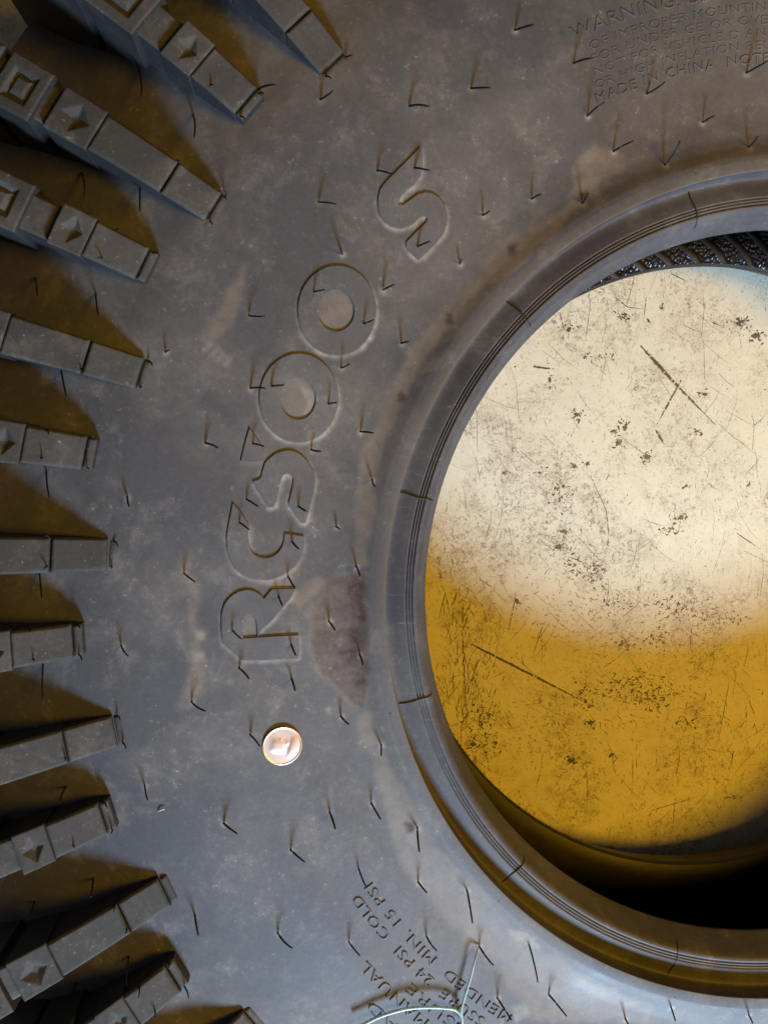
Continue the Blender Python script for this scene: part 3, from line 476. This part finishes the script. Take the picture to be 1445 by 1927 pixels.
def text(s, r0, ta, tb, cap, h=.0004, bold=0, mt='letter', label=None):
    """raised text read clockwise, tops outward, from angle ta down to tb (degrees) with its middle at radius r0 (mm)"""
    cu = bpy.data.curves.new('raised_text', 'FONT'); cu.body = s; cu.size = cap/1000/.69; cu.resolution_u = 2; cu.space_character = 1.12
    tmp = bpy.data.objects.new('tmp_text', cu); scn.collection.objects.link(tmp)
    bpy.context.view_layer.update(); cu.fill_mode = 'BOTH'; cu.offset = bold; cu.extrude = 0
    me = bpy.data.meshes.new_from_object(tmp.evaluated_get(bpy.context.evaluated_depsgraph_get())); bpy.data.objects.remove(tmp)
    xs = [v.co.x for v in me.vertices]; x0, x1 = min(xs), max(xs); span = R_(ta-tb)
    bm = bmesh.new(); bm.from_mesh(me); bmesh.ops.remove_doubles(bm, verts=bm.verts, dist=1e-6)
    bound = [e for e in bm.edges if e.is_boundary]
    r = bmesh.ops.extrude_edge_only(bm, edges=bound); newv = {g for g in r['geom'] if isinstance(g, bmesh.types.BMVert)}
    for v in bm.verts:
        t = R_(ta)-(v.co.x-x0)/(x1-x0)*span; rr = r0/1000+v.co.y-cap/2000
        z = float(zs2(np.array(rr), np.array(t)))
        v.co = Vector((rr*math.cos(t), rr*math.sin(t), z+(-.0004 if v in newv else h)))
    bmesh.ops.recalc_face_normals(bm, faces=bm.faces)
    if sum(f.normal.z for f in bm.faces) < 0: bmesh.ops.reverse_faces(bm, faces=bm.faces)
    bm.to_mesh(me); bm.free(); me.materials.clear(); me.materials.append(M[mt])
    o = bpy.data.objects.new('raised_text', me); scn.collection.objects.link(o); o.parent = tyre
    if label: o['label'] = label
for s, r0, ta, tb, cap, h in TEXTS:
    text(s, r0, ta, tb, cap, h, label='raised lettering reading '+s)
# small moulded bar between the warning text and the hair row
# ---------------------------------------------------------------- coin
coin = bpy.data.objects.new('coin', None); scn.collection.objects.link(coin); coin['category'] = 'coin'
coin['label'] = 'small bright copper coin lying on the sidewall below the large letters'
cx, cy = -.2601, -.0677
cr = math.hypot(cx, cy)
nrm = Vector((cx/cr*-(float(zside(cr+.004))-float(zside(cr-.004)))/.008, cy/cr*-(float(zside(cr+.004))-float(zside(cr-.004)))/.008, 1)).normalized()
nrm = (nrm+Vector(COIN_TILT)).normalized()
coin.location = (cx, cy, float(zside(cr))-.0006); coin.rotation_mode = 'QUATERNION'; coin.rotation_quaternion = nrm.to_track_quat('Z', 'Y')
def revl(prof, n=96):
    V = []; F = []
    for r, z in prof: V += [(r*math.cos(2*math.pi*j/n), r*math.sin(2*math.pi*j/n), z) for j in range(n)]
    for i in range(len(prof)-1):
        for j in range(n): F.append((i*n+j, i*n+(j+1) % n, (i+1)*n+(j+1) % n, (i+1)*n+j))
    return V, F, n
V, F, n = revl([(.0090, 0), (.0094, .0002), (.009525, .0005), (.009525, .0012), (.0094, .00142), (.0092, .00146), (.0089, .00145), (.0087, .00136), (.0085, .00132)])
F.append(tuple(range(n-1, -1, -1)))
o = link('coin_rim', V, F, M['copper'], coin)
# the struck face with a worn portrait in low relief and a plain border
def relief(x, y):
    d = math.hypot(x, y); x *= 1000; y *= 1000
    hd = math.exp(-(((x+.3)/3.0)**4+((y-1.7)/3.6)**4)); bust = math.exp(-(((x-.4+.25*(y+5))/4.4)**4+((y+5.6)/2.3)**4))
    nose = math.exp(-(((x-2.9)/.8)**2+((y-1.3)/.8)**2))*.6; beard = math.exp(-(((x-1.7)/1.4)**2+((y+1.9)/1.2)**2))*.8
    z = .00022*max(hd, bust, nose, beard)
    return .00132+z*max(0, 1-(d/.0084)**8)
V = [(0, 0, relief(0, 0))]; F = []; N = 72; K = 26
for i in range(1, K+1):
    r = .0085*i/K; V += [(r*math.cos(2*math.pi*j/N), r*math.sin(2*math.pi*j/N), relief(r*math.cos(2*math.pi*j/N), r*math.sin(2*math.pi*j/N))) for j in range(N)]
for j in range(N): F.append((0, 1+j, 1+(j+1) % N))
for i in range(K-1):
    for j in range(N): F.append((1+i*N+j, 1+(i+1)*N+j, 1+(i+1)*N+(j+1) % N, 1+i*N+(j+1) % N))
link('coin_face', V, F, M['copper'], coin)
# ---------------------------------------------------------------- plastic strand, sliver
def smooth_path(P, n=8):
    P = [Vector(p)/1000 for p in P]; out = []
    for i in range(len(P)-1):
        p0, p1, p2, p3 = P[max(i-1, 0)], P[i], P[i+1], P[min(i+2, len(P)-1)]
        for k in range(n):
            t = k/n; out.append(.5*((2*p1)+(p2-p0)*t+(2*p0-5*p1+4*p2-p3)*t*t+(3*p1-p0-3*p2+p3)*t**3))
    out.append(P[-1]); return out
st = bpy.data.objects.new('plastic_strand', None); scn.collection.objects.link(st); st['category'] = 'plastic thread'
st['label'] = 'clear whitish plastic thread curling over the small raised text at the bottom of the sidewall'
V, F = tube(smooth_path(STRAND_A), .00045, 8, 1.7); link('thin_strand', V, F, M['strand'], st)
V, F = tube(smooth_path(STRAND_B), .00085, 8, .8); link('thick_strand', V, F, M['strand'], st)
a = Vector((-.3180, -.0962, float(zside(.333))+.0006)); b = Vector((-.3148, -.0950, float(zside(.3295))+.0012))
V, F = tube([a, (a+b)/2+Vector((0, .0004, .0003)), b], .00035, 5); o = link('fibre', V, F, M['sliver'], None)
o['label'] = 'tiny white sliver lying on the sidewall near the lower tread lugs'; o['category'] = 'fibre'
